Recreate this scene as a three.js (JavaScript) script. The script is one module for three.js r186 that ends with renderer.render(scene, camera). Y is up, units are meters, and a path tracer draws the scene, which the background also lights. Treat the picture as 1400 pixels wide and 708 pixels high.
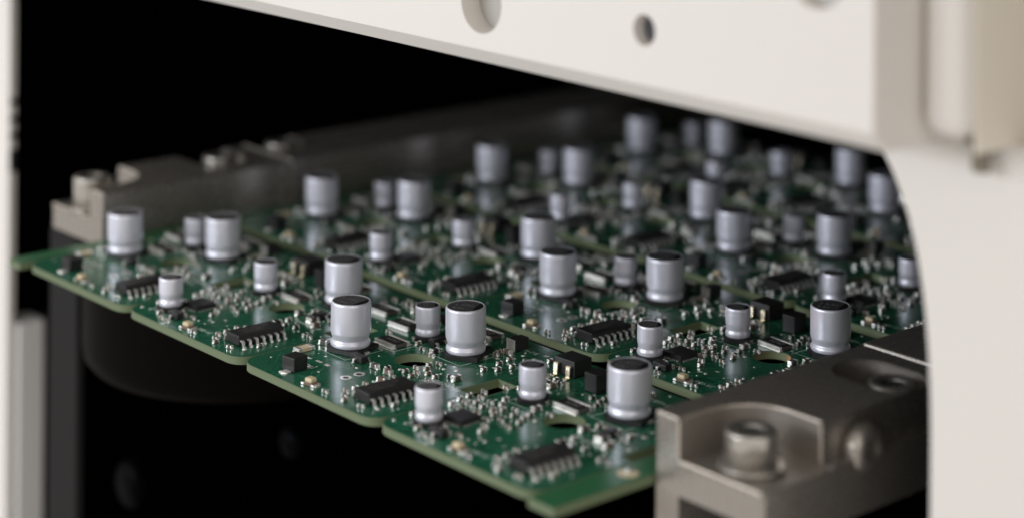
import * as THREE from 'three';
import { RoundedBoxGeometry } from 'three/addons/geometries/RoundedBoxGeometry.js';
import { RectAreaLightUniformsLib } from 'three/addons/lights/RectAreaLightUniformsLib.js';
import { mergeGeometries, toCreasedNormals } from 'three/addons/utils/BufferGeometryUtils.js';
import { Brush, Evaluator, SUBTRACTION } from 'three-bvh-csg';

// Axes: x runs across the panel (u), y is up with 0 on the board tops, -z runs into the machine (v = -z).
// Shapes are drawn in millimetres and turned into metres by MM.
const MM = 0.001;
const P = (u, h, v) => new THREE.Vector3(u * MM, h * MM, -v * MM);

// ---------------------------------------------------------------- camera, light, exposure
const scene = new THREE.Scene();
scene.background = new THREE.Color(0.67, 0.64, 0.605);
const camera = new THREE.PerspectiveCamera(44.04, 1024 / 517, 0.02, 5);
camera.position.copy(P(328.2036, 104.343, -192.7217));
{
  const fw = new THREE.Vector3(-0.755535, -0.0003, -0.655108), up = new THREE.Vector3(0, 1, 0);
  up.applyAxisAngle(fw, -0.008);
  camera.up.copy(up);
  camera.lookAt(camera.position.clone().add(fw));
}
camera.setViewOffset(1400, 2284, 0, 1576, 1400, 708);      // a level camera; the photograph is the lower part of its field
camera.focus = 0.317;
camera.userData.fStop = camera.getFocalLength() / 6.9;   // an opening of 6.9 mm
RectAreaLightUniformsLib.init();
function areaLight(name, at, to, w, h, color, intensity) {
  const l = new THREE.RectAreaLight(color, intensity, w, h);
  l.name = name; l.position.copy(P(...at)); l.lookAt(P(...to)); scene.add(l);
}
areaLight('window_light', [-190, 190, -680], [75, 5, 30], 0.6, 0.13, new THREE.Color(0.88, 0.93, 1), 15);
areaLight('added_right_fill', [760, 260, -300], [120, 20, 20], 0.4, 0.4, new THREE.Color(1, 0.95, 0.88), 1.2);  // added fill from the right to lift the side faces, no known lamp

const renderer = new THREE.WebGLRenderer();
renderer.toneMapping = THREE.LinearToneMapping;
renderer.toneMappingExposure = 1;
renderer.shadowMap.enabled = true;

// ---------------------------------------------------------------- helpers
let seed = 7;
const rnd = (a = 1, b) => { seed = (seed * 1664525 + 1013904223) >>> 0; const r = seed / 4294967296; return b === undefined ? r * a : a + r * (b - a); };
const lin = (r, g, b) => new THREE.Color().setRGB(r, g, b);
const used = {};
function numbered(n) { used[n] = (used[n] || 0) + 1; return used[n] > 1 ? `${n}_${String(used[n] - 1).padStart(3, '0')}` : n; }
function tag(o, label, category, group, kind) {
  if (label) o.userData.label = label;
  if (category) o.userData.category = category;
  if (group) o.userData.group = group;
  if (kind) o.userData.kind = kind;
  return o;
}
function thing(name, at, label, category, group) {
  const o = new THREE.Group(); o.name = numbered(name); o.position.copy(P(...at)); scene.add(o);
  return tag(o, label, category, group);
}
const done = new WeakSet();
function mesh(name, geo, mat, parent, at = [0, 0, 0], turn = 0) {
  if (!done.has(geo)) { geo.scale(MM, MM, MM); done.add(geo); }
  const m = new THREE.Mesh(geo, mat); m.name = name; m.castShadow = m.receiveShadow = true;
  m.position.copy(P(...at)); m.rotation.y = turn; parent.add(m);
  return m;
}
function box(u0, u1, h0, h1, v0, v1, r = 0, seg = 1) {
  const g = r ? new RoundedBoxGeometry(u1 - u0, h1 - h0, v1 - v0, seg, r) : new THREE.BoxGeometry(u1 - u0, h1 - h0, v1 - v0);
  return g.translate((u0 + u1) / 2, (h0 + h1) / 2, -(v0 + v1) / 2);
}
const flat = (g) => { const o = g.index ? g.toNonIndexed() : g; return o; };
const merge = (...gs) => mergeGeometries(gs.map((g) => { const o = flat(g); for (const k of Object.keys(o.attributes)) if (!['position', 'normal', 'uv'].includes(k)) o.deleteAttribute(k); return o; }));
const lie = (g) => g.rotateX(-Math.PI / 2);                  // a shape drawn in (u, v), extruded upwards
function lathe(pts, n = 40) { return new THREE.LatheGeometry(pts.map((p) => new THREE.Vector2(p[0], p[1])), n); }
const cyl = (r0, r1, h0, h1, n = 32) => new THREE.CylinderGeometry(r1, r0, h1 - h0, n).translate(0, (h0 + h1) / 2, 0);
const ev = new Evaluator();
ev.attributes = ['position', 'normal', 'uv'];
function cut(a, ...bs) {
  bs = bs.flat(3);
  let r = new Brush(flat(a)); r.updateMatrixWorld();
  for (const b of bs) { const t = new Brush(flat(b)); t.updateMatrixWorld(); r = ev.evaluate(r, t, SUBTRACTION); r.updateMatrixWorld(); }
  const g = r.geometry; g.clearGroups(); return g;
}

// ---------------------------------------------------------------- materials
const std = (color, rough, metal = 0, extra = {}) => new THREE.MeshPhysicalMaterial({ color, roughness: rough, metalness: metal, ...extra });
function grain(size, base, spread, streakX = 1, streakY = 1, s0 = 3) {        // fine tone and relief grain as a small tile
  const a = new Uint8Array(size * size * 4); let s = s0;
  const r = () => { s = (s * 1664525 + 1013904223) >>> 0; return s / 4294967296; };
  const coarse = (n) => { const t = Float32Array.from({ length: n * n }, r); return (x, y) => { const X = x * n, Y = y * n, i = Math.floor(X), j = Math.floor(Y), f = X - i, g = Y - j, q = (p, w) => t[((w % n + n) % n) * n + ((p % n + n) % n)]; return (q(i, j) * (1 - f) + q(i + 1, j) * f) * (1 - g) + (q(i, j + 1) * (1 - f) + q(i + 1, j + 1) * f) * g; }; };
  const c1 = coarse(8), c2 = coarse(32), c3 = coarse(96);
  for (let y = 0; y < size; y++) for (let x = 0; x < size; x++) {
    const X = x / size, Y = y / size;
    const n = 0.4 * c1(X, Y) + 0.3 * c2(X / streakX, Y / streakY) + 0.2 * c3(X / streakX, Y / streakY) + 0.1 * r();
    const v = Math.max(0, Math.min(255, base + (n - 0.5) * 2 * spread)); const k = (y * size + x) * 4;
    a[k] = a[k + 1] = a[k + 2] = v; a[k + 3] = 255;
  }
  const t = new THREE.DataTexture(a, size, size); t.wrapS = t.wrapT = THREE.RepeatWrapping; t.magFilter = THREE.LinearFilter; t.needsUpdate = true; return t;
}
const grainA = grain(256, 190, 60), grainB = grain(256, 128, 110, 1, 1, 11);
const tile = (t, n, m = n) => { const c = t.clone(); c.repeat.set(n, m); c.needsUpdate = true; return c; };
const fibre = (() => { const W = 128, H = 128, a = new Uint8Array(W * H * 4); let q = 5; const r = () => { q = (q * 1664525 + 1013904223) >>> 0; return q / 4294967296; };
  const row = Array.from({ length: H }, r); for (let y = 0; y < H; y++) for (let x = 0; x < W; x++) { const k = (y * W + x) * 4, v = 205 + 50 * (0.5 * row[y] + 0.5 * r()); a[k] = v; a[k + 1] = v; a[k + 2] = v - 8; a[k + 3] = 255; }
  const t = new THREE.DataTexture(a, W, H); t.colorSpace = THREE.SRGBColorSpace; t.wrapS = t.wrapT = THREE.RepeatWrapping; t.magFilter = THREE.LinearFilter; t.repeat.set(0.37, 0.37); t.needsUpdate = true; return t; })();
const M = {
  white: std(lin(0.78, 0.735, 0.69), 0.5, 0, { bumpMap: tile(grainB, 30), bumpScale: 0.00004 }),
  cream: std(lin(0.76, 0.70, 0.60), 0.55),
  latch: std(lin(0.20, 0.175, 0.13), 0.6),
  print: std(lin(0.07, 0.07, 0.075), 0.6),
  plug: std(lin(0.42, 0.40, 0.37), 0.5, 0.2),
  plugDark: std(lin(0.07, 0.07, 0.085), 0.5),
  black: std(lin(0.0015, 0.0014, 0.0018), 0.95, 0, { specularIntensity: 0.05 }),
  rubber: std(lin(0.012, 0.013, 0.012), 0.7),
  rail: std(lin(0.37, 0.338, 0.305), 0.38, 0.74, { roughnessMap: tile(grainA, 3), bumpMap: tile(grainB, 4), bumpScale: 0.00002 }),
  edgeHighlight: std(lin(0.58, 0.52, 0.455), 0.34, 0.7),  // lighter rail metal, edge highlights put into the colour
  steel: std(lin(0.55, 0.52, 0.48), 0.34, 0.85, { roughnessMap: tile(grainA, 2) }),
  socket: std(lin(0.018, 0.026, 0.027), 0.7),
  leg: std(lin(0.019, 0.018, 0.018), 0.7, 0, { specularIntensity: 0.2 }),
  post: std(lin(0.80, 0.785, 0.77), 0.55),
  drum: std(lin(0.0028, 0.002, 0.0015), 0.5, 0, { specularIntensity: 0.05 }),
  knob: std(lin(0.001, 0.0011, 0.0016), 0.4, 0, { specularIntensity: 0.05 }),
  fr4: std(lin(0.15, 0.195, 0.11), 0.6, 0, { map: fibre, bumpMap: tile(grainB, 1), bumpScale: 0.00002 }),
  can: std(lin(0.745, 0.745, 0.835), 0.5, 0.42, { roughnessMap: tile(grainA, 2, 6), bumpMap: tile(grainB, 3, 3), bumpScale: 0.000003 }),
  canTop: std(lin(0.55, 0.54, 0.55), 0.4, 1),
  ink: std(lin(0.006, 0.006, 0.008), 0.5),
  plastic: std(lin(0.006, 0.006, 0.0065), 0.5),
  mould: std(lin(0.018, 0.017, 0.018), 0.42, 0, { bumpMap: tile(grainB, 2), bumpScale: 0.000006 }),
  tin: std(lin(0.86, 0.84, 0.81), 0.26, 0.65),
  solder: std(lin(0.93, 0.91, 0.87), 0.2, 0.65),
  gold: std(lin(0.88, 0.78, 0.58), 0.25, 0.8),
  tan: std(lin(0.17, 0.115, 0.08), 0.45),
  ceramicGrey: std(lin(0.09, 0.08, 0.075), 0.45),
  cream2: std(lin(0.62, 0.52, 0.34), 0.4),
  resTop: std(lin(0.008, 0.008, 0.009), 0.55),
  mark: std(lin(0.30, 0.29, 0.28), 0.6),
  red: std(lin(0.7, 0.05, 0.03), 0.4, 0, { emissive: lin(1, 0.12, 0.06), emissiveIntensity: 1 }),
};

// ---------------------------------------------------------------- machine: dark inside, frame, cover
{
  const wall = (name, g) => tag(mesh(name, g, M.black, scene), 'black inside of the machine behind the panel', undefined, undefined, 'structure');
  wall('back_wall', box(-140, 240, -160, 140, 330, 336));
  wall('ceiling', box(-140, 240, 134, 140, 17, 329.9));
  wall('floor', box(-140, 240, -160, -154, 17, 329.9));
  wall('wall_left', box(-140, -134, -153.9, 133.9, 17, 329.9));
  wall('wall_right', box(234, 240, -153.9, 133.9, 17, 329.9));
}
{
  const s = new THREE.Shape();
  s.moveTo(-160, -170); s.lineTo(250, -170); s.lineTo(250, 49.4); s.lineTo(178, 49.4); s.lineTo(178, 150); s.lineTo(-160, 150); s.closePath();
  const o = new THREE.Path();
  o.moveTo(-72.7, -120); o.lineTo(-72.7, 48); o.lineTo(158.5, 48);
  o.bezierCurveTo(162.2, 46.8, 164.2, 43, 166.2, 38.5); o.bezierCurveTo(168.9, 32, 170.1, 22, 170.1, 10); o.lineTo(170.1, -120); o.closePath();
  s.holes.push(o);
  const fr = thing('sheet_metal_housing', [0, 0, 0], 'off-white sheet metal machine front with the large dark opening around the boards', 'machine front');
  mesh('front_plate', new THREE.ExtrudeGeometry(s, { depth: 1.3, bevelEnabled: true, bevelSize: 0.3, bevelThickness: 0.25, bevelSegments: 3, curveSegments: 20 }).translate(0, 0, -15.6), M.white, fr);
  mesh('light_stop_ledge', box(176.2, 250, 48.4, 49.3, 16.2, 46), M.white, fr);  // added plate closing the gap below, keeps light out of the interior
  for (const [h0, h1] of [[13.6, 15.0], [9.8, 11.2], [6.4, 7.8], [-0.6, 4.2]]) mesh('rubber_stop', box(-72.9, -72.1, h0, h1, 14.2, 15.7, 0.2), M.rubber, fr);
}
{
  const c = thing('machine_cover', [0, 0, 0], 'white machine cover with round holes hanging over the opening at the top right', 'cover');
  const prof = new THREE.Shape(); const B = 2.3;                                      // profile in (-v, h): chamfered lower front edge
  prof.moveTo(-13.9, 49.9); prof.lineTo(4 - B, 49.9); prof.lineTo(4, 49.9 + B); prof.lineTo(4, 130); prof.lineTo(-13.9, 130); prof.closePath();
  const body = new THREE.ExtrudeGeometry(prof, { depth: 275.2, bevelEnabled: false }).rotateY(Math.PI / 2);
  // extruded along +z, turned so that z becomes x and the profile's x becomes -z
  body.computeBoundingBox(); const bb = body.boundingBox;
  body.translate(175.2 - bb.max.x, 0, 0);
  body.scale(1, 1, -1); { const ix = body.attributes.position, n = body.attributes.normal, uv = body.attributes.uv; for (let i = 0; i < ix.count; i += 3) for (const a of [ix, n, uv]) { const t = []; for (let k = 0; k < a.itemSize; k++) t.push(a.getComponent(i + 1, k)); for (let k = 0; k < a.itemSize; k++) { a.setComponent(i + 1, k, a.getComponent(i + 2, k)); a.setComponent(i + 2, k, t[k]); } } body.computeVertexNormals(); }
  const hole = (u, h, r, d) => new THREE.CylinderGeometry(r, r, d * 2, 48).rotateX(Math.PI / 2).translate(u, h, 4);
  mesh('cover_body', cut(body, hole(104.4, 58.9, 4.45, 4.5), hole(137.3, 59.3, 2.05, 5), hole(166.4, 70.3, 4.65, 4)), M.white, c);
  const plug = (u, h, r, v, m) => mesh('hole_plug', new THREE.CylinderGeometry(r, r, 0.6, 40).rotateX(Math.PI / 2).translate(u, h, -v), m, c);
  plug(104.4, 58.9, 4.41, -0.3, M.plug); plug(137.3, 59.3, 2.02, -1.6, M.plugDark); plug(166.4, 70.3, 4.61, -1.4, M.plug);
  mesh('rib', new RoundedBoxGeometry(6.2, 79, 9.6, 5, 2.4).translate(178.3, 90.6, -8.9), M.white, c);
  mesh('side_panel', box(181.42, 181.75, 49.45, 130, 6.8, 45.9), M.cream, c);
  mesh('light_stop_panel', box(182.4, 250, 49.6, 150, 46, 48), M.cream, c);  // unseen plate added so no light leaks into the dark interior
  mesh('latch', merge(cyl(1.1, 1.1, -1.6, 2.4, 24).translate(178.6, 47.8, -12), box(177.2, 180.8, 49.5, 51.2, 10.5, 13.7, 0.3)), M.latch, c);
}

// ---------------------------------------------------------------- rails that hold the panel
const head = (r, h) => lathe([[0.01, h - 1.2], [r * 0.44, h - 1.2], [r * 0.48, h - 0.5], [r * 0.5, h], [r * 0.88, h], [r * 0.97, h - 0.14], [r, h - 0.4], [r, 0], [0.01, 0]], 40);
function washer(r, h) { return lathe([[0.01, 0], [r, 0], [r, h - 0.12], [r - 0.12, h], [0.01, h]], 40); }
function makeRail(side, label) {
  // drawn for the right rail: w runs outwards from the inner face; mirrored for the left one
  const u0 = side > 0 ? 135.4 : -11.25, v0 = side > 0 ? 0.5 : 1.8;
  const t = thing('clamp_rail', [u0, 0, v0], label, 'rail', undefined);
  const X = (w) => side * w;
  const bx = (w0, w1, h0, h1, v0, v1, r = 0, seg = 2) => box(Math.min(X(w0), X(w1)), Math.max(X(w0), X(w1)), h0, h1, v0, v1, r, seg);
  const sink = (s) => [lie(new THREE.ExtrudeGeometry(s, { depth: 20, bevelEnabled: false, curveSegments: 28 })).translate(0, 3.1, 0),
    lie(new THREE.ExtrudeGeometry(s, { depth: 6, bevelEnabled: true, bevelSize: 0.42, bevelThickness: 0.42, bevelSegments: 1, curveSegments: 28 })).translate(0, 8.75, 0)].map((g) => { if (side < 0) { g.scale(-1, 1, 1); flip(g); } return g; });
  const pocket = (w, v, r, open) => {                           // a round-nosed pocket, open towards the outer side
    const s = new THREE.Shape(); s.moveTo(w + 30, v - r); s.lineTo(w, v - r); s.absarc(w, v, r, -Math.PI / 2, -Math.PI * 1.5, true); s.lineTo(w + 30, v + r); s.closePath();
    return sink(s);
  };
  const slotShape = (wa, wb, v, r) => { const q = new THREE.Shape(); q.moveTo(wb, v + r); q.absarc(wb, v, r, Math.PI / 2, -Math.PI / 2, true); q.lineTo(wa, v - r); q.absarc(wa, v, r, -Math.PI / 2, -Math.PI * 1.5, true); q.closePath(); return q; };
  const corner = () => {                                        // the near pocket: open to the end and to the outer side, with a rounded inner wall
    const s = new THREE.Shape(); s.moveTo(4.4, -5); s.lineTo(4.4, 5.2); s.bezierCurveTo(4.8, 10.6, 7.7, 13.4, 12.2, 13.4); s.lineTo(30, 13.4); s.lineTo(30, -5); s.closePath();
    return sink(s);
  };
  const floorEdge = bx(4.4, 24, -0.32, 0.32, -0.32, 0.32).rotateX(0); { floorEdge.translate(0, 0, 0); const p = floorEdge.attributes.position; for (let i = 0; i < p.count; i++) { const y = p.getY(i), z = p.getZ(i), q = Math.SQRT1_2; p.setXYZ(i, p.getX(i), 3.1 + (y - z) * q * 1.1, (y + z) * q * 1.1); } floorEdge.computeVertexNormals(); }
  const main = cut(bx(0, 19.2, -13, 8.65, 0, 42.2, 0.42, 1), floorEdge, corner(), side > 0 ? sink(slotShape(8.2, 12.6, 33.6, 4.6)) : pocket(10, 32, 5.3), bx(4.4, side > 0 ? 14.5 : 30, -30, -1.5, -4, 60), bx(17.2, 30, 3.3, 30, 13.2, 60), bx(4.4, 30, -30, -4.2, -4, 60));
  mesh('front_block', main, M.rail, t);
  const rear = cut(bx(0, 19.2, side > 0 ? -13 : -3, 8.9, 42.4, 190, 0.42, 1), side > 0 ? [pocket(12.0, 54, 4.8), pocket(12, 98, 4.8)] : pocket(11.0, 48.3, 5.0), bx(17.2, 30, 3.3, 30, 13.2, 260), bx(4.4, 30, -30, -4.2, -4, 260));
  mesh('rear_block', rear, M.rail, t);
  {                                                             // front block edge highlights, painted as strips in a brighter polished metal colour
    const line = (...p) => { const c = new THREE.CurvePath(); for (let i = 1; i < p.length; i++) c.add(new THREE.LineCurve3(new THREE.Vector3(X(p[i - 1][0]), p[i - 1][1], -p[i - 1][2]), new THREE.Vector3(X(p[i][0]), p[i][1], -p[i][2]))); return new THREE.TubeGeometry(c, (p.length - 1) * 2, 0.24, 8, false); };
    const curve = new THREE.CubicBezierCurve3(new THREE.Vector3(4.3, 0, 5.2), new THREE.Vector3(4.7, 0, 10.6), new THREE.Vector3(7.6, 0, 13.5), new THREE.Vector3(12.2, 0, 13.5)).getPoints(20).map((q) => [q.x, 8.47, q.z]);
    for (const g of [line([0.4, 8.44, 0.2], [4.2, 8.44, 0.2]), line([4.5, 3.0, 0.12], [18.9, 3.0, 0.12]), line([4.2, 8.47, 0.5], ...curve, [17.0, 8.47, 13.5]), line([17.05, 3.4, 13.4], [17.05, 8.3, 13.4]), line([4.25, 3.3, 0.15], [4.25, 8.2, 0.15])]) mesh('edge_highlight', g, M.edgeHighlight, t);
  }
  for (const [w, v, top] of side > 0 ? [[12.0, 5.6, 8.2], [13.2, 33.1, 8.6], [12.6, 54, 8.4], [12.6, 98, 8.4]] : [[10.8, 3.9, 9.4], [9.3, 31.8, 9.6], [11.6, 48.3, 9.6]]) {
    const z = 3.1, hh = top - z - 0.7, s = mesh('screw', head(3.5, hh).translate(0, 0.7, 0), M.steel, t, [X(w), z, v]);
    mesh('washer', washer(4.5, 0.7), M.steel, s);
    mesh('hex_socket', new THREE.CylinderGeometry(1.66, 1.66, 0.5, 6).translate(0, hh + 0.15, 0), M.socket, s);
  }
  const b = mesh('side_screw', lathe([[0.01, 0], [3.3, 0], [3.3, 1.7], [3.0, 2.5], [2.2, 3.0], [1.3, 3.2], [1.2, 2.6], [0.01, 2.6]], 36).rotateZ(-side * Math.PI / 2), M.rail, t, [X(17), 4.1, 20.4]);
  return t;
}
function flip(g) { const p = g.attributes; for (let i = 0; i < p.position.count; i += 3) for (const a of Object.values(p)) { for (let k = 0; k < a.itemSize; k++) { const x = a.getComponent(i + 1, k); a.setComponent(i + 1, k, a.getComponent(i + 2, k)); a.setComponent(i + 2, k, x); } } g.computeVertexNormals(); return g; }
makeRail(1, 'bronze-grey metal clamp rail with socket screws, in front at the lower right');
makeRail(-1, 'dark grey metal clamp rail along the far left side of the boards');

// supports in the dark below the left side
{
  const t = thing('support_column', [-71.5, 0, 16.2], 'grey square column standing just inside the white left edge of the opening', 'column');
  mesh('column_body', box(-7, 0, -153, -33, 0, 6.3, 0.5, 2), M.post, t);
  mesh('column_back', box(-6.8, -0.6, -153, -33.2, 6.35, 9.5, 0.3), M.leg, t);
}
tag(mesh('rail_leg', box(-32.4, -21.6, -150, -1.9, 2.3, 4.2, 0.5, 2), M.leg, scene), 'dark metal leg under the far clamp rail, left of the boards', 'rail leg');
tag(mesh('round_drum', lathe([[0.01, -19.5], [26, -19.5], [29.2, -19], [30.4, -17.5], [30.8, -15], [30.8, 1], [30.0, 1.6], [0.01, 1.6]], 64), M.drum, scene, [-3.5, -5.2, 28.5]), 'dark brown round drum standing under the far left corner of the boards', 'drum');
{
  const kn = (u, h, v, r, label) => {
    const k = thing('dark_round_shape', [u, h, v], label, 'round_shape');  // added round bodies guessed from faint glints, their kind is unknown
    mesh('round_end', lathe([[0.01, 0], [r, 0], [r, 5], [r - 0.8, 6.2], [r * 0.5, 6.8], [0.01, 6.9]], 32).rotateX(Math.PI / 2), M.knob, k);
  };
  kn(-36, -58, 28, 5, 'black round shape guessed from a glint at the dark lower left, larger of two');
  kn(1.7, -42, 41, 3.6, 'black round shape guessed in the dark below the front board edge, smaller of two');
}

// ---------------------------------------------------------------- circuit boards
const BU0 = -6.95, BU1 = 27.35, BV0 = -16.2, BV1 = 24.5, PU = 34.3, PV = 43.705, T = 1.25;
const HOLE = [10.3, 4.6, 2.9];
function outline(inset) {
  const a = BU0 + inset + 0.02, b = BU1 - inset - 0.02, f = BV0 + inset, k = BV1 - inset, r = 3.5 - inset, n = 2.15 + inset, n0 = 1.6 - inset, n1 = 8.9 + inset;
  const s = new THREE.Shape();
  s.moveTo(a + r, f); s.lineTo(b - r, f); s.quadraticCurveTo(b - 0.5, f + 0.1, b, f + r - 0.5);
  s.lineTo(b, n0); s.lineTo(b - n, n0); s.lineTo(b - n, n1); s.lineTo(b, n1);
  s.lineTo(b, k - r); s.quadraticCurveTo(b, k, b - r, k); s.lineTo(a + r, k); s.quadraticCurveTo(a, k, a, k - r);
  s.lineTo(a, n1); s.lineTo(a + n, n1); s.lineTo(a + n, n0); s.lineTo(a, n0);
  s.lineTo(a, f + r - 0.5); s.quadraticCurveTo(a + 0.5, f + 0.1, a + r, f);
  const h = new THREE.Path(); h.absarc(HOLE[0], HOLE[1], HOLE[2] + inset, 0, Math.PI * 2, true); s.holes.push(h);
  return s;
}
const substrateG = lie(new THREE.ExtrudeGeometry(outline(0.03), { depth: T - 0.04, bevelEnabled: false, curveSegments: 20 })).translate(0, -T, 0);
const maskG = lie(new THREE.ExtrudeGeometry(outline(0.16), { depth: 0.04, bevelEnabled: false, curveSegments: 20 })).translate(0, -0.04, 0);
{ const p = maskG.attributes.position, uv = maskG.attributes.uv; for (let i = 0; i < p.count; i++) uv.setXY(i, (p.getX(i) - BU0) / (BU1 - BU0), (-p.getZ(i) - BV0) / (BV1 - BV0)); }

// print on the board: copper pattern under the green mask, white legend, pads and vias
function boardPrint(kind, lay) {
  const W = 1024, H = Math.round(W * (BV1 - BV0) / (BU1 - BU0)), c = document.createElement('canvas'); c.width = W; c.height = H;
  const x = c.getContext('2d'), s = W / (BU1 - BU0), U = (u) => (u - BU0) * s, V = (v) => H - (v - BV0) * s;
  x.fillStyle = '#2b5f48'; x.fillRect(0, 0, W, H);
  x.lineCap = 'round'; x.lineJoin = 'round';
  for (let i = 0; i < 26; i++) { x.fillStyle = `rgba(${[22, 34][i % 2]},${[84, 108][i % 2]},${[62, 84][i % 2]},0.28)`; const u = rnd(BU0, BU1), v = rnd(BV0, BV1); x.fillRect(U(u), V(v), rnd(2, 9) * s, rnd(1.5, 6) * s); }
  for (let i = 0; i < 120; i++) {                                                    // traces
    let u = Math.round(rnd(BU0, BU1) * 4) / 4, v = Math.round(rnd(BV0, BV1) * 4) / 4; x.strokeStyle = i % 3 ? 'rgba(58,122,94,0.7)' : 'rgba(28,74,56,0.8)'; x.lineWidth = rnd(0.14, 0.34) * s; x.beginPath(); x.moveTo(U(u), V(v));
    for (let k = 0; k < 3; k++) { const d = Math.floor(rnd(8)), l = rnd(1, 4.5); u += Math.cos(d * Math.PI / 4) * l; v += Math.sin(d * Math.PI / 4) * l; x.lineTo(U(u), V(v)); } x.stroke();
  }
  for (let i = 0; i < 150; i++) { const u = rnd(BU0 + 1, BU1 - 1), v = rnd(BV0 + 1, BV1 - 1), r = rnd(0.13, 0.22); x.fillStyle = 'rgba(60,150,105,0.85)'; x.beginPath(); x.arc(U(u), V(v), r * s, 0, 7); x.fill(); x.fillStyle = 'rgba(6,40,26,0.9)'; x.beginPath(); x.arc(U(u), V(v), r * 0.45 * s, 0, 7); x.fill(); }
  x.strokeStyle = x.fillStyle = 'rgba(225,232,225,0.95)'; x.lineWidth = 0.13 * s;
  for (const [u, v, w, h] of lay.legend) { x.strokeRect(U(u - w / 2), V(v + h / 2), w * s, h * s); }
  for (const [u, v, n, turn] of lay.text) for (let i = 0; i < n; i++) {                // unreadable rows of tiny legend strokes
    x.save(); x.translate(U(u), V(v)); x.rotate(turn); x.lineWidth = 0.14 * s; x.beginPath(); const X = i * 0.85 * s, q = 0.8 * s;
    x.moveTo(X, 0); x.lineTo(X, -q); if (rnd() > 0.4) x.lineTo(X + q * 0.5, -q); if (rnd() > 0.5) { x.moveTo(X, -q / 2); x.lineTo(X + q * 0.5, -q / 2); } if (rnd() > 0.5) { x.moveTo(X + q * 0.5, 0); x.lineTo(X + q * 0.5, -q); } x.stroke(); x.restore();
  }
  for (const [u, v, w, h] of lay.pads) { x.fillStyle = '#c9c6be'; x.fillRect(U(u - w / 2), V(v + h / 2), w * s, h * s); }
  for (const [u, v, r] of lay.vias) { x.fillStyle = '#c4c4be'; x.beginPath(); x.arc(U(u), V(v), r * s, 0, 7); x.fill(); x.fillStyle = '#07110c'; x.beginPath(); x.arc(U(u), V(v), r * 0.52 * s, 0, 7); x.fill(); }
  const t = new THREE.CanvasTexture(c); t.colorSpace = THREE.SRGBColorSpace; t.magFilter = THREE.LinearFilter; return t;
}

// shapes of the soldered parts, each with its origin on the board
const canG = (r, h) => lathe([[r * 0.6, 0.7], [r * 0.94, 0.74], [r * 0.985, 0.95], [r * 0.99, 1.35], [r * 0.955, 1.6], [r * 0.905, 1.8], [r * 0.9, 1.95], [r * 0.925, 2.25], [r * 0.975, 2.7], [r, 3.1], [r, h - 0.42], [r * 0.985, h - 0.16], [r * 0.95, h - 0.02], [r * 0.91, h], [r * 0.88, h - 0.07]], 48);
const canTopG = (r, h) => cyl(r * 0.9, r * 0.9, h - 0.3, h - 0.06, 48);
function segmentG(r, h) { const s = new THREE.Shape(); const a = r * 0.87, k = 0.72; s.absarc(0, 0, a, -k * 1.25, k * 1.25, false); s.closePath(); return lie(new THREE.ExtrudeGeometry(s, { depth: 0.03, bevelEnabled: false, curveSegments: 20 })).translate(0, h - 0.065, 0); }
function baseG(w) { const s = new THREE.Shape(), a = w / 2, c = w * 0.2; s.moveTo(-a + c, -a); s.lineTo(a, -a); s.lineTo(a, a); s.lineTo(-a + c, a); s.lineTo(-a, a - c); s.lineTo(-a, -a + c); s.closePath(); return lie(new THREE.ExtrudeGeometry(s, { depth: 0.6, bevelEnabled: true, bevelSize: 0.06, bevelThickness: 0.06, bevelSegments: 1 })).translate(0, 0.1, 0); }
const G = {};
for (const [k, r, h, w] of [['big', 3.15, 7.7, 6.2], ['small', 2.0, 5.4, 4.0]]) G[k] = { can: canG(r, h), top: canTopG(r, h), seg: segmentG(r, h), print: merge(...Array.from({ length: 7 }, (_, i) => box(-r * 0.55 + (i % 4) * r * 0.27, -r * 0.55 + (i % 4) * r * 0.27 + r * (i % 3 ? 0.2 : 0.1), h - 0.06, h - 0.03, i < 4 ? 0.1 * r : -0.45 * r, i < 4 ? 0.42 * r : -0.12 * r))), base: baseG(w), tab: box(-w / 2 - 0.5, -w / 2 + 0.6, 0.02, 0.25, -0.45, 0.45, 0.05) };
function capacitor(parent, u, v, kind, turn) {
  const g = G[kind], m = mesh('capacitor', g.can, M.can, parent, [u, 0, v], turn);
  mesh('can_top', g.top, M.canTop, m); mesh('polarity_mark', g.seg, M.ink, m); mesh('top_print', g.print, M.print, m); mesh('base', g.base, M.plastic, m);
  const q = mesh('solder_tab', g.tab, M.tin, m); mesh('solder_tab', g.tab, M.tin, m, [0, 0, 0], Math.PI);
}
const wedge = (w, l, h) => { const s = new THREE.Shape(); s.moveTo(0, 0); s.lineTo(l, 0); s.lineTo(0, h); s.closePath(); return new THREE.ExtrudeGeometry(s, { depth: w, bevelEnabled: false }).translate(0, 0, -w / 2); };
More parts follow.
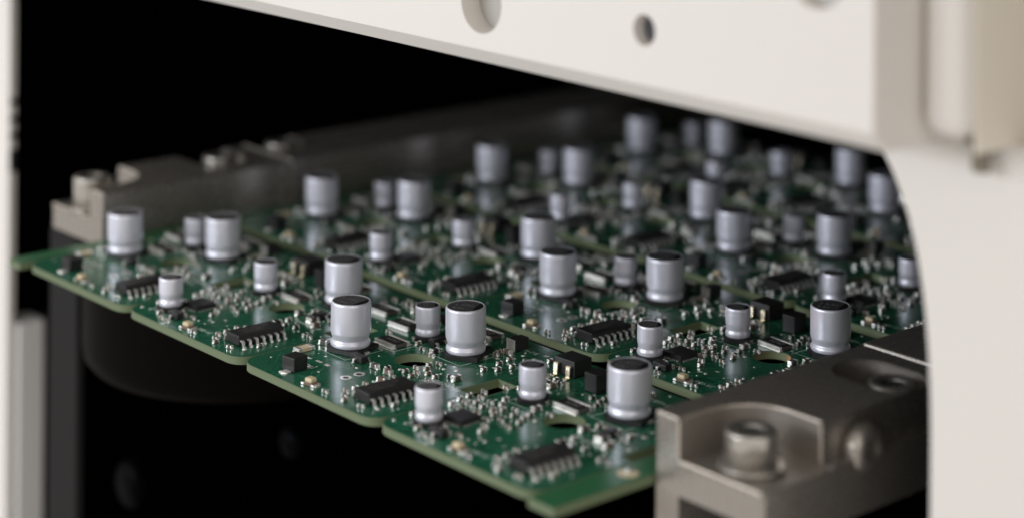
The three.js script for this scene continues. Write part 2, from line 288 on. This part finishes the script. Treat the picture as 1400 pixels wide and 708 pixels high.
// gull-wing lead seen from the side, drawn in (out, up)
function leadG(w) {
  const s = new THREE.Shape(); const th = 0.2;
  s.moveTo(0, 0.85); s.lineTo(0.42, 0.85); s.quadraticCurveTo(0.6, 0.84, 0.62, 0.62); s.lineTo(0.68, 0.2); s.quadraticCurveTo(0.7, 0.05, 0.86, 0.05); s.lineTo(1.2, 0.05); s.lineTo(1.2, 0.05 + th); s.lineTo(0.95, 0.05 + th);
  s.quadraticCurveTo(0.88, 0.26, 0.87, 0.4); s.lineTo(0.82, 0.75); s.quadraticCurveTo(0.78, 1.03, 0.5, 1.05); s.lineTo(0, 1.05); s.closePath();
  return new THREE.ExtrudeGeometry(s, { depth: w, bevelEnabled: false, curveSegments: 4 }).translate(0, 0, -w / 2);
}
function bodyG(w, l, h0, h1) {                                     // moulded body with drafted sides
  const g = new RoundedBoxGeometry(w, h1 - h0, l, 2, 0.12).translate(0, (h0 + h1) / 2, 0), p = g.attributes.position, m = (h0 + h1) / 2;
  for (let i = 0; i < p.count; i++) { const k = 1 - Math.abs(p.getY(i) - m) / (h1 - h0) * 0.14; p.setX(i, p.getX(i) * k); p.setZ(i, p.getZ(i) * (1 - (1 - k) * w / l)); }
  g.computeVertexNormals(); return g;
}
G.ic = bodyG(3.95, 8.7, 0.18, 1.72); G.lead = leadG(0.42);
G.blob = new THREE.SphereGeometry(0.3, 10, 6).scale(1.1, 0.55, 1);
G.dot = cyl(0.35, 0.35, 1.705, 1.73, 16);
G.icMark = merge(...[0, 1].flatMap((r) => Array.from({ length: 9 - r * 2 }, (_, i) => box(-0.9 + r * 1.1, -0.35 + r * 1.1, 1.715, 1.73, -2.7 + i * 0.62, -2.7 + i * 0.62 + (i % 3 ? 0.32 : 0.18)))));
function soic(parent, u, v) {
  const m = mesh('chip', G.ic, M.mould, parent, [u, 0, v]);
  mesh('pin_mark', G.dot, M.plastic, m, [-1.2, 0, -3.6]); mesh('top_print', G.icMark, M.ceramicGrey, m);
  for (const sd of [1, -1]) for (let i = 0; i < 7; i++) { const l = mesh('lead', G.lead, M.tin, m, [sd * 1.85, 0, -3.81 + i * 1.27], sd > 0 ? 0 : Math.PI); if (sd > 0 || i % 2) mesh('solder_joint', G.blob, M.solder, m, [sd * 2.95, 0.05, -3.81 + i * 1.27]); }
}
// small chips: ceramic body with tinned, slightly rounded ends that stand on solder fillets
function chipG(l, w, h) {
  const e = l * 0.24, body = box(-l / 2 + e * 0.7, l / 2 - e * 0.7, 0.05, h, -w / 2, w / 2, 0.04);
  const end = (d) => merge(new RoundedBoxGeometry(e, h, w + 0.04, 2, Math.min(0.1, e * 0.3)).translate(d * (l / 2 - e / 2), h / 2 + 0.05, 0), new THREE.SphereGeometry(0.5, 10, 6).scale(l * 0.26, h * 0.9, w * 1.0).translate(d * (l / 2 + 0.04), 0.05, 0));
  return { body, a: end(-1), b: end(1) };
}
G.c0402 = chipG(1.0, 0.52, 0.5); G.c0603 = chipG(1.6, 0.82, 0.75); G.r0603 = chipG(1.6, 0.82, 0.45); G.c1206 = chipG(3.1, 1.6, 0.6);
function chip(parent, u, v, kind, turn, mat, name = 'chip_capacitor', tint) {
  const g = G[kind], m = mesh(name, g.body, mat, parent, [u, 0, v], turn);
  mesh('terminal', g.a, tint || M.solder, m); mesh('terminal', g.b, tint || M.solder, m);
}
// power resistor with wide ends along its long sides
G.pr = { body: box(-2.45, 2.45, 0.08, 0.62, -1.35, 1.35, 0.05), top: box(-2.3, 2.3, 0.6, 0.68, -0.95, 0.95, 0.03), end: merge(new RoundedBoxGeometry(5.0, 0.72, 0.5, 2, 0.08).translate(0, 0.38, 0), box(-2.5, 2.5, 0.01, 0.12, -0.5, 0.45, 0.04)) };
G.prMark = merge(...[-1.1, -0.35, 0.45, 1.1].map((x, i) => merge(box(x, x + 0.12, 0.68, 0.7, -0.45, 0.45), box(x, x + 0.42, 0.68, 0.7, i % 2 ? 0.33 : -0.06, i % 2 ? 0.45 : 0.06))));
function powerResistor(parent, u, v, turn = 0) {
  const m = mesh('power_resistor', G.pr.body, M.ceramicGrey, parent, [u, 0, v], turn);
  mesh('resistor_top', G.pr.top, M.resTop, m); mesh('top_print', G.prMark, M.mark, m);
  mesh('terminal', G.pr.end, M.tin, m, [0, 0, -1.4]); mesh('terminal', G.pr.end, M.tin, m, [0, 0, 1.4], Math.PI);
}
G.sotBody = bodyG(1.4, 3.0, 0.1, 1.05); G.sotLead = leadG(0.42).scale(0.62, 0.62, 1);
function sot(parent, u, v, turn) {
  const m = mesh('transistor', G.sotBody, M.mould, parent, [u, 0, v], turn);
  for (const [a, b, t] of [[0.65, 0.95, 0], [0.65, -0.95, 0], [-0.65, 0, Math.PI]]) { mesh('lead', G.sotLead, M.tin, m, [a, 0, b], t); }
}
G.qfn = box(-1.9, 1.9, 0.02, 0.9, -1.9, 1.9, 0.06); G.qfnPad = merge(...[-1, 1].flatMap((d) => [-1.35, -0.8, -0.27, 0.27, 0.8, 1.35].flatMap((q) => [box(d * 1.95 - 0.2, d * 1.95 + 0.2, 0.01, 0.16, q - 0.13, q + 0.13), box(q - 0.13, q + 0.13, 0.01, 0.16, d * 1.95 - 0.2, d * 1.95 + 0.2)])));
G.dpak = bodyG(4.6, 4.0, 0.15, 2.6);
{ const s = new THREE.Shape(); s.moveTo(0, 1.9); s.lineTo(0.35, 1.9); s.lineTo(0.5, 1.75); s.lineTo(0.62, 0.25); s.lineTo(1.2, 0.22); s.lineTo(1.2, 0.02); s.lineTo(0.4, 0.05); s.lineTo(0.25, 1.6); s.lineTo(0, 1.65); s.closePath(); G.dpakLead = new THREE.ExtrudeGeometry(s, { depth: 0.8, bevelEnabled: false }).translate(0, 0, -0.4); }
function dpak(parent, u, v) {
  const m = mesh('regulator', G.dpak, M.mould, parent, [u, 0, v]);
  for (const a of [-1.3, 1.3]) { mesh('lead', G.dpakLead, M.gold, m, [a, 0, -1.95], -Math.PI / 2); }
  mesh('solder_joint', G.blob, M.solder, m, [-1.3, 0.05, -3.1]); mesh('solder_joint', G.blob, M.solder, m, [1.3, 0.05, -3.1]);
}
G.block = bodyG(2.7, 3.2, 0.1, 2.9);
G.diode = bodyG(2.9, 3.0, 0.1, 2.2); G.diodeTab = merge(box(-0.75, 0.75, 0.02, 0.2, -0.9, 0.4, 0.06), new THREE.SphereGeometry(0.5, 12, 6).scale(1.9, 0.5, 1.2).translate(0, 0.08, 0.5));
function diode(parent, u, v, turn = 0) {
  const m = mesh('diode', G.diode, M.mould, parent, [u, 0, v], turn);
  mesh('terminal', G.diodeTab, M.solder, m, [0, 0, -1.7]); mesh('terminal', G.diodeTab, M.solder, m, [0, 0, 1.7], Math.PI);
}
G.smd = bodyG(2.0, 3.0, 0.08, 1.9);
{ const f = 0.22; G.smdEnd = merge(box(-0.95, 0.95, 0.05, 0.05 + f, -0.12, 0.12, 0.04), box(-0.95, 0.95, 1.72, 1.72 + f, -0.12, 0.12, 0.04), box(-0.95, -0.95 + f, 0.2, 1.8, -0.12, 0.12, 0.04), box(0.95 - f, 0.95, 0.2, 1.8, -0.12, 0.12, 0.04), box(-0.9, 0.9, 0.1, 1.85, -0.04, 0.04)); }
function inductor(parent, u, v) { const m = mesh('inductor', G.smd, M.mould, parent, [u, 0, v]); mesh('terminal', G.smdEnd, M.tin, m, [0, 0, -1.52]); }
G.led = { base: box(-1.0, 1.0, 0.02, 0.5, -0.75, 0.75, 0.08), dome: new RoundedBoxGeometry(1.5, 0.75, 1.3, 3, 0.3).translate(0, 0.75, 0), end: merge(box(-0.3, 0.3, 0.02, 0.34, -0.78, 0.78, 0.06), new THREE.SphereGeometry(0.5, 10, 6).scale(0.7, 0.5, 1.4).translate(-0.25, 0.06, 0)) };
function led(parent, u, v, turn = 0) {
  const m = mesh('led', G.led.dome, M.cream2, parent, [u, 0, v], turn);
  mesh('led_base', G.led.base, M.tan, m); mesh('terminal', G.led.end, M.solder, m, [-1.05, 0, 0]); mesh('terminal', G.led.end, M.solder, m, [1.05, 0, 0], Math.PI);
}
G.pt = new THREE.SphereGeometry(0.42, 12, 6).scale(1, 0.42, 1);
const pad = (parent, u, v, k = 1) => { const m = mesh('solder_point', G.pt, M.solder, parent, [u, 0, v]); m.scale.set(k, k, k); };
G.ring = lathe([[0.45, 0], [0.95, 0], [0.92, 0.05], [0.5, 0.05], [0.45, 0]], 24);
G.bore = cyl(0.46, 0.46, 0.002, 0.012, 20);
function via(parent, u, v) { const m = mesh('via_ring', G.ring, M.tin, parent, [u, 0, v]); mesh('bore', G.bore, M.ink, m); }

const H2 = Math.PI / 2;
function layout(kind) {
  const L = { legend: [], text: [], pads: [], vias: [] };
  if (kind === 0) {
    L.text = [[18.2, -0.6, 7, 0.05], [18.2, 0.9, 9, 0.05], [0, -10, 5, 0], [14, 20.5, 8, 0], [1, 19, 6, H2], [21, 14, 6, 0]];
    L.pads = [[-0.8, -7.3, 1.3, 0.5], [1.6, -7.1, 1.5, 0.6], [3.7, -7.1, 1.2, 0.7], [16.5, 5.5, 0.8, 0.5], [16.7, 7.4, 0.7, 0.5], [18.3, 6.5, 0.8, 0.6], [8, 19, 0.7, 0.7], [10, 21, 0.9, 0.5], [19.5, 18.8, 0.7, 0.5], [21.9, 19, 1, 0.5], [22, 21.5, 0.9, 0.7], [19, 10.8, 0.9, 0.6], [21, 11.7, 0.7, 0.5], [18, 14.9, 0.9, 0.6]];
    L.legend = [[0, 0, 7.2, 7.2], [13.4, 11.8, 7.2, 7.2], [2.2, 6.7, 6, 4.4]];
  } else {
    L.text = [[10, 20, 8, 0], [17, 1.5, 8, 0], [18, 20, 6, 0], [9.5, -13, 6, 0], [4, -14, 4, H2], [-4, 10.5, 6, 0]];
    L.pads = [[24, 4, 0.8, 0.5], [18.5, 18, 0.9, 0.6], [12, 19.5, 0.7, 0.9], [22, 9, 1.1, 0.6], [21.4, 11, 0.6, 0.6], [8, -9, 0.7, 0.5], [9.6, -7, 0.7, 0.5]];
    L.legend = [[14.9, 12.35, 7.2, 7.2], [-1.05, -10.5, 5, 5], [1.4, 6.3, 5, 5]];
  }
  return L;
}
const maskMat = [0, 1].map((k) => std(new THREE.Color(1, 1, 1), 0.17, 0, { map: boardPrint(k, layout(k)), ior: 1.52, bumpMap: tile(grainB, 2), bumpScale: 0.000008 }));

function makeBoard(kind) {
  const b = new THREE.Group();
  const free = (u, v, r) => Math.hypot(u - HOLE[0], v - HOLE[1]) > HOLE[2] + r + 0.3 && u > BU0 + r + 0.6 && u < BU1 - r - 0.6 && v > BV0 + r + 1.6 && v < BV1 - r - 0.6 && !(v > 0.6 - r && v < 9.9 + r && (u < BU0 + 3 + r || u > BU1 - 3 - r))
    && b.children.every((m) => { if (m.name === 'substrate' || m.name === 'solder_mask') return true; const g = m.geometry; g.boundingBox || g.computeBoundingBox(); const q = g.boundingBox, k = 1000, c = Math.cos(m.rotation.y), n = Math.sin(m.rotation.y), dx = u - m.position.x * k, dz = -v - m.position.z * k, x = dx * c - dz * n, z = dx * n + dz * c, e = (m.name === 'chip' ? 1.5 : 0.35) + r; return x < q.min.x * k - e || x > q.max.x * k + e || z < q.min.z * k - e || z > q.max.z * k + e; });
  const fill = () => {
    const clumps = kind ? [[-3, -2, 5], [2, 0.5, 5], [16.5, 4.5, 5], [4, -2, 4], [22, 20, 5], [-2, 1, 4], [21, 3, 5], [10, 15, 4], [-4, 12, 4]] : [[15, 3, 5], [17, 4, 3], [20, 17, 6], [12, -4, 4], [18, 1, 4], [-3, 19, 5], [21, 8, 5], [6, 19, 5], [8, 9, 4]];
    for (let n = 0, t = 0; n < 24 && t < 900; t++) { const [a, e, q] = clumps[Math.floor(rnd(clumps.length))], u = Math.round((a + rnd(-q, q)) / 0.7) * 0.7, v = Math.round((e + rnd(-q, q)) / 0.6) * 0.6; if (!free(u, v, 0.6)) continue; const tall = rnd() > 0.75; chip(b, u, v, tall ? 'c0603' : 'c0402', (rnd() > 0.5 ? 0 : H2) + rnd(-0.06, 0.06), [M.tan, M.ceramicGrey, M.resTop][Math.floor(rnd(3))], 'chip_capacitor'); n++; }
    for (let n = 0, t = 0; n < 30 && t < 900; t++) { const u = rnd(BU0, BU1), v = rnd(BV0, BV1); if (!free(u, v, 0.3)) continue; pad(b, u, v, rnd(0.28, 0.62)); n++; }
  };
  mesh('substrate', substrateG, M.fr4, b); mesh('solder_mask', maskG, maskMat[kind], b);
  soic(b, 20.6, -8.7);
  const c = (u, v, k, t, m, n) => chip(b, u, v, k, t, m || (rnd() > 0.45 ? M.tan : M.ceramicGrey), n);
  // small chips beside the nose of the chip
  for (const [u, v, t] of [[15.2, -10.3, H2], [15.6, -12.1, 0], [17.0, -13.6, 0.2], [14.9, -8.2, 0], [16.6, -7.1, H2], [18.2, -14.4, H2], [21.9, -14.2, 0.3], [24.4, -10.2, H2]]) c(u, v, 'c0402', t + rnd(-0.12, 0.12));
  for (const [u, v] of [[14.4, -11.4], [15.9, -9.2], [23.9, -12.7], [14.2, -6.2]]) pad(b, u, v, rnd(0.6, 1));
  if (kind === 0) {
    capacitor(b, 0, 0, 'big', 0.25); capacitor(b, 13.69, 12.12, 'big', 0.5); capacitor(b, 3.56, 12.66, 'small', 0.9);
    diode(b, 2.3, -12.1, H2 * 0 + 0.12); led(b, 9.4, -14.1, 0.15); c(13.6, -14.6, 'c0402', 0.1);
    chip(b, -4.2, -5.9, 'c1206', H2, M.cream2, 'chip_resistor', M.tin); c(-4.5, -1.8, 'c0603', 0.4);
    sot(b, 5.6, -2.4, H2); sot(b, 6.9, 12.0, 0.1); via(b, 10.3, -8.3); via(b, 10.3, -5.8);
    powerResistor(b, 2.1, 6.7); powerResistor(b, -3.4, 13.6);
    for (const [u, v, t] of [[9.6, -2.4, 0], [13, -2.5, 0], [15.2, -5.4, 0.3]]) c(u, v, 'c0603', t);
    for (const [u, v] of [[14.1, 4.4], [14.7, 5.9], [15.8, 0.8], [13.9, 2.2], [15.3, 3.1], [17, 2], [16.2, -0.6]]) c(u, v, 'c0402', rnd() > 0.5 ? 0 : H2);
    for (const [u, v] of [[16.5, 5.5], [16.7, 7.4], [18.3, 6.5], [17.9, 3.7], [-0.8, -7.3], [3.7, -7.1], [12.4, 0.2], [19.5, 18.8], [21.9, 19.0], [19, 10.8], [21, 11.7], [7.6, -4.4]]) pad(b, u, v, rnd(0.5, 0.95));
    inductor(b, 16.8, 20.3);
    powerResistor(b, 8.6, 20.6, 0.02); c(11.2, 18.0, 'c0603', 0); c(4.6, 18.2, 'c0603', H2); c(1.8, 18.9, 'c0603', 0); sot(b, -1.6, 19.4, 0);
    for (const [u, v] of [[-4.5, 18], [-4.4, 20.5], [-2.6, 9.6], [5.0, 9.6], [22.6, 14], [24.2, 15.5], [22.4, 17], [24.6, 20], [11, 7.6], [19.8, 15.8]]) c(u, v, 'c0402', rnd() > 0.5 ? 0 : H2);
  } else {
    capacitor(b, -1.2, -10.72, 'small', 0.7); capacitor(b, 1.29, 6.49, 'small', 0.6); capacitor(b, 15.19, 12.66, 'big', 0.4);
    const q = mesh('processor', G.qfn, M.mould, b, [1.0, 0, -6.4], 0.0); mesh('solder_joint', G.qfnPad, M.tin, q);
    for (const [u, v] of [[-5.7, -1.3], [-3.9, -1.9], [-2.5, -2.1], [0.1, -3.0], [3.2, -3.8], [4.9, -5.6], [-1.7, 1.2], [-0.2, 2.0], [3, 1.8], [6.1, 0.6], [6.9, -0.7], [5.6, 2.3], [4.9, -2.5], [-6, 0.6], [-4.2, 1.4], [-3.2, -0.4], [-1.2, -0.8], [0.8, -0.6], [2.3, -1.6], [1.6, 0.6], [4.2, 0.4], [-4.8, -3.6], [-3.1, -4.2], [-5.7, 3.2], [7.4, -3.4], [6.2, -7.2]]) c(u, v, 'c0402', (rnd() > 0.5 ? 0 : H2) + rnd(-0.1, 0.1));
    for (const [u, v] of [[-0.4, -13.3], [2.4, -14.6], [4.4, -14.8], [2.2, -10.7], [4, -11.4], [5.7, -10.7], [-5.3, -10.3]]) c(u, v, 'c0402', rnd() > 0.5 ? 0 : H2);
    sot(b, 3.4, -12.6, H2);
    for (const [u, v] of [[-4.9, -0.2], [-2.2, 0.4], [0.4, 1.6], [3.6, -0.6], [5.6, -1.4], [-1, -2.6], [2, -3.4], [-3.8, -3], [7.6, 1.4], [-4.9, -8.2], [-5.4, -13.6]]) pad(b, u, v, rnd(0.5, 0.9));
    led(b, 9.3, -14.0, 0.1); c(12.2, -14.7, 'c0402', 0.2);
    dpak(b, -3.9, 19.2); mesh('inductor', G.block, M.mould, b, [4.2, 0, 16.8]); powerResistor(b, 7.2, 8.9, -0.05);
    for (const [u, v] of [[14.9, 4.1], [15.2, 6.8], [16.6, 6.9], [18.7, 7.1], [18.9, 3.4], [16.4, 0.8], [19.5, 3.5]]) c(u, v, rnd() > 0.6 ? 'c0603' : 'c0402', rnd() > 0.5 ? 0 : H2);
    for (const [u, v] of [[15.6, 5.4], [17.6, 5.6], [20.2, 5], [24, 4], [9, -9], [22, 9]]) pad(b, u, v, rnd(0.5, 0.9));
    sot(b, 18.9, 4.9, 0.1); powerResistor(b, 22.3, 15.7); powerResistor(b, 9.2, 19.8, 0.03); c(-5.2, 14.6, 'c0603', 0); c(-1, 12.4, 'c0603', H2); c(-3.6, 11.6, 'c0603', 0.1);
    for (const [u, v] of [[21.6, 20.6], [23.8, 20], [19, 18.4], [18.6, 21], [8.3, 13.4], [9, 15.4], [7.4, 4.4], [-5, 7], [-3.8, 8.6]]) c(u, v, 'c0402', rnd() > 0.5 ? 0 : H2);
  }
  fill();
  return b;
}
const rows = ['front row', 'second row', 'third row', 'rearmost row'];
const cols = ['leftmost', 'second from left', 'third from left', 'rightmost'];
const proto = [makeBoard(0), makeBoard(1)];
for (let j = 0; j < 4; j++) for (let i = 0; i < 4; i++) {
  const b = proto[i % 2].clone(); b.name = numbered('circuit_board'); b.position.copy(P(i * PU, 0, j * PV)); scene.add(b);
  for (const m of b.children) if (m.name !== 'substrate' && m.name !== 'solder_mask') { const k = m.name === 'capacitor' ? 0.05 : 0.09; m.position.x += rnd(-k, k) * MM; m.position.z += rnd(-k, k) * MM; if (m.name === 'capacitor') { m.rotation.x += rnd(-0.012, 0.012); m.rotation.z += rnd(-0.012, 0.012); } m.rotation.y += m.name === 'capacitor' ? rnd(-0.2, 0.2) * 0.2 : rnd(-0.05, 0.05); }
  tag(b, `green circuit board with ${i % 2 ? 'one large' : 'two large'} silver ${i % 2 ? 'capacitor' : 'capacitors'}, ${cols[i]} in the ${rows[j]}`, 'circuit board', 'circuit boards of the panel');
}
// the panel's border strips
{
  const stripMask = std(lin(0.03, 0.13, 0.055), 0.3);
  const strip = (u0, u1, label) => {
    const t = thing('border_strip', [0, 0, 0], label, 'board strip');
    mesh('substrate', box(u0, u1, -T, -0.04, -17.3, 156), M.fr4, t); const m = mesh('solder_mask', box(u0 + 0.15, u1 - 0.15, -0.04, 0, -17.15, 156), stripMask, t);
    return t;
  };
  const near = strip(130.3, 135.2, 'narrow green border strip of the panel beside the near clamp rail');
  mesh('bare_patch', cyl(1.5, 1.5, 0, 0.02, 24), M.cream2, near, [132.8, 0, -1.9]); mesh('solder_point', G.pt, M.solder, near, [132.2, 0.02, -1.2]).scale.set(1.8, 1.4, 1.8);
  strip(-11.2, -6.98, 'narrow green border strip of the panel beside the far clamp rail on the left');
}

// a red light under the round hole of one board
{
  const t = thing('indicator_lamp', [3 * PU + 11.2, -2.8, PV + 5.0], 'small red lamp glowing below the round hole of a board beside the near rail', 'indicator lamp');
  mesh('lens', new THREE.SphereGeometry(0.55, 16, 10), M.red, t);
  const l = new THREE.SpotLight(lin(1, 0.12, 0.06), 0.00006, 0, 0.6, 0.5); l.name = 'lamp_light'; l.position.set(0.0002, 0.0004, -0.0002); l.castShadow = true; l.shadow.radius = 0.02;
  l.target.position.set(0.0012, 0.0026, -0.0026); t.add(l, l.target);
}

renderer.render(scene, camera);
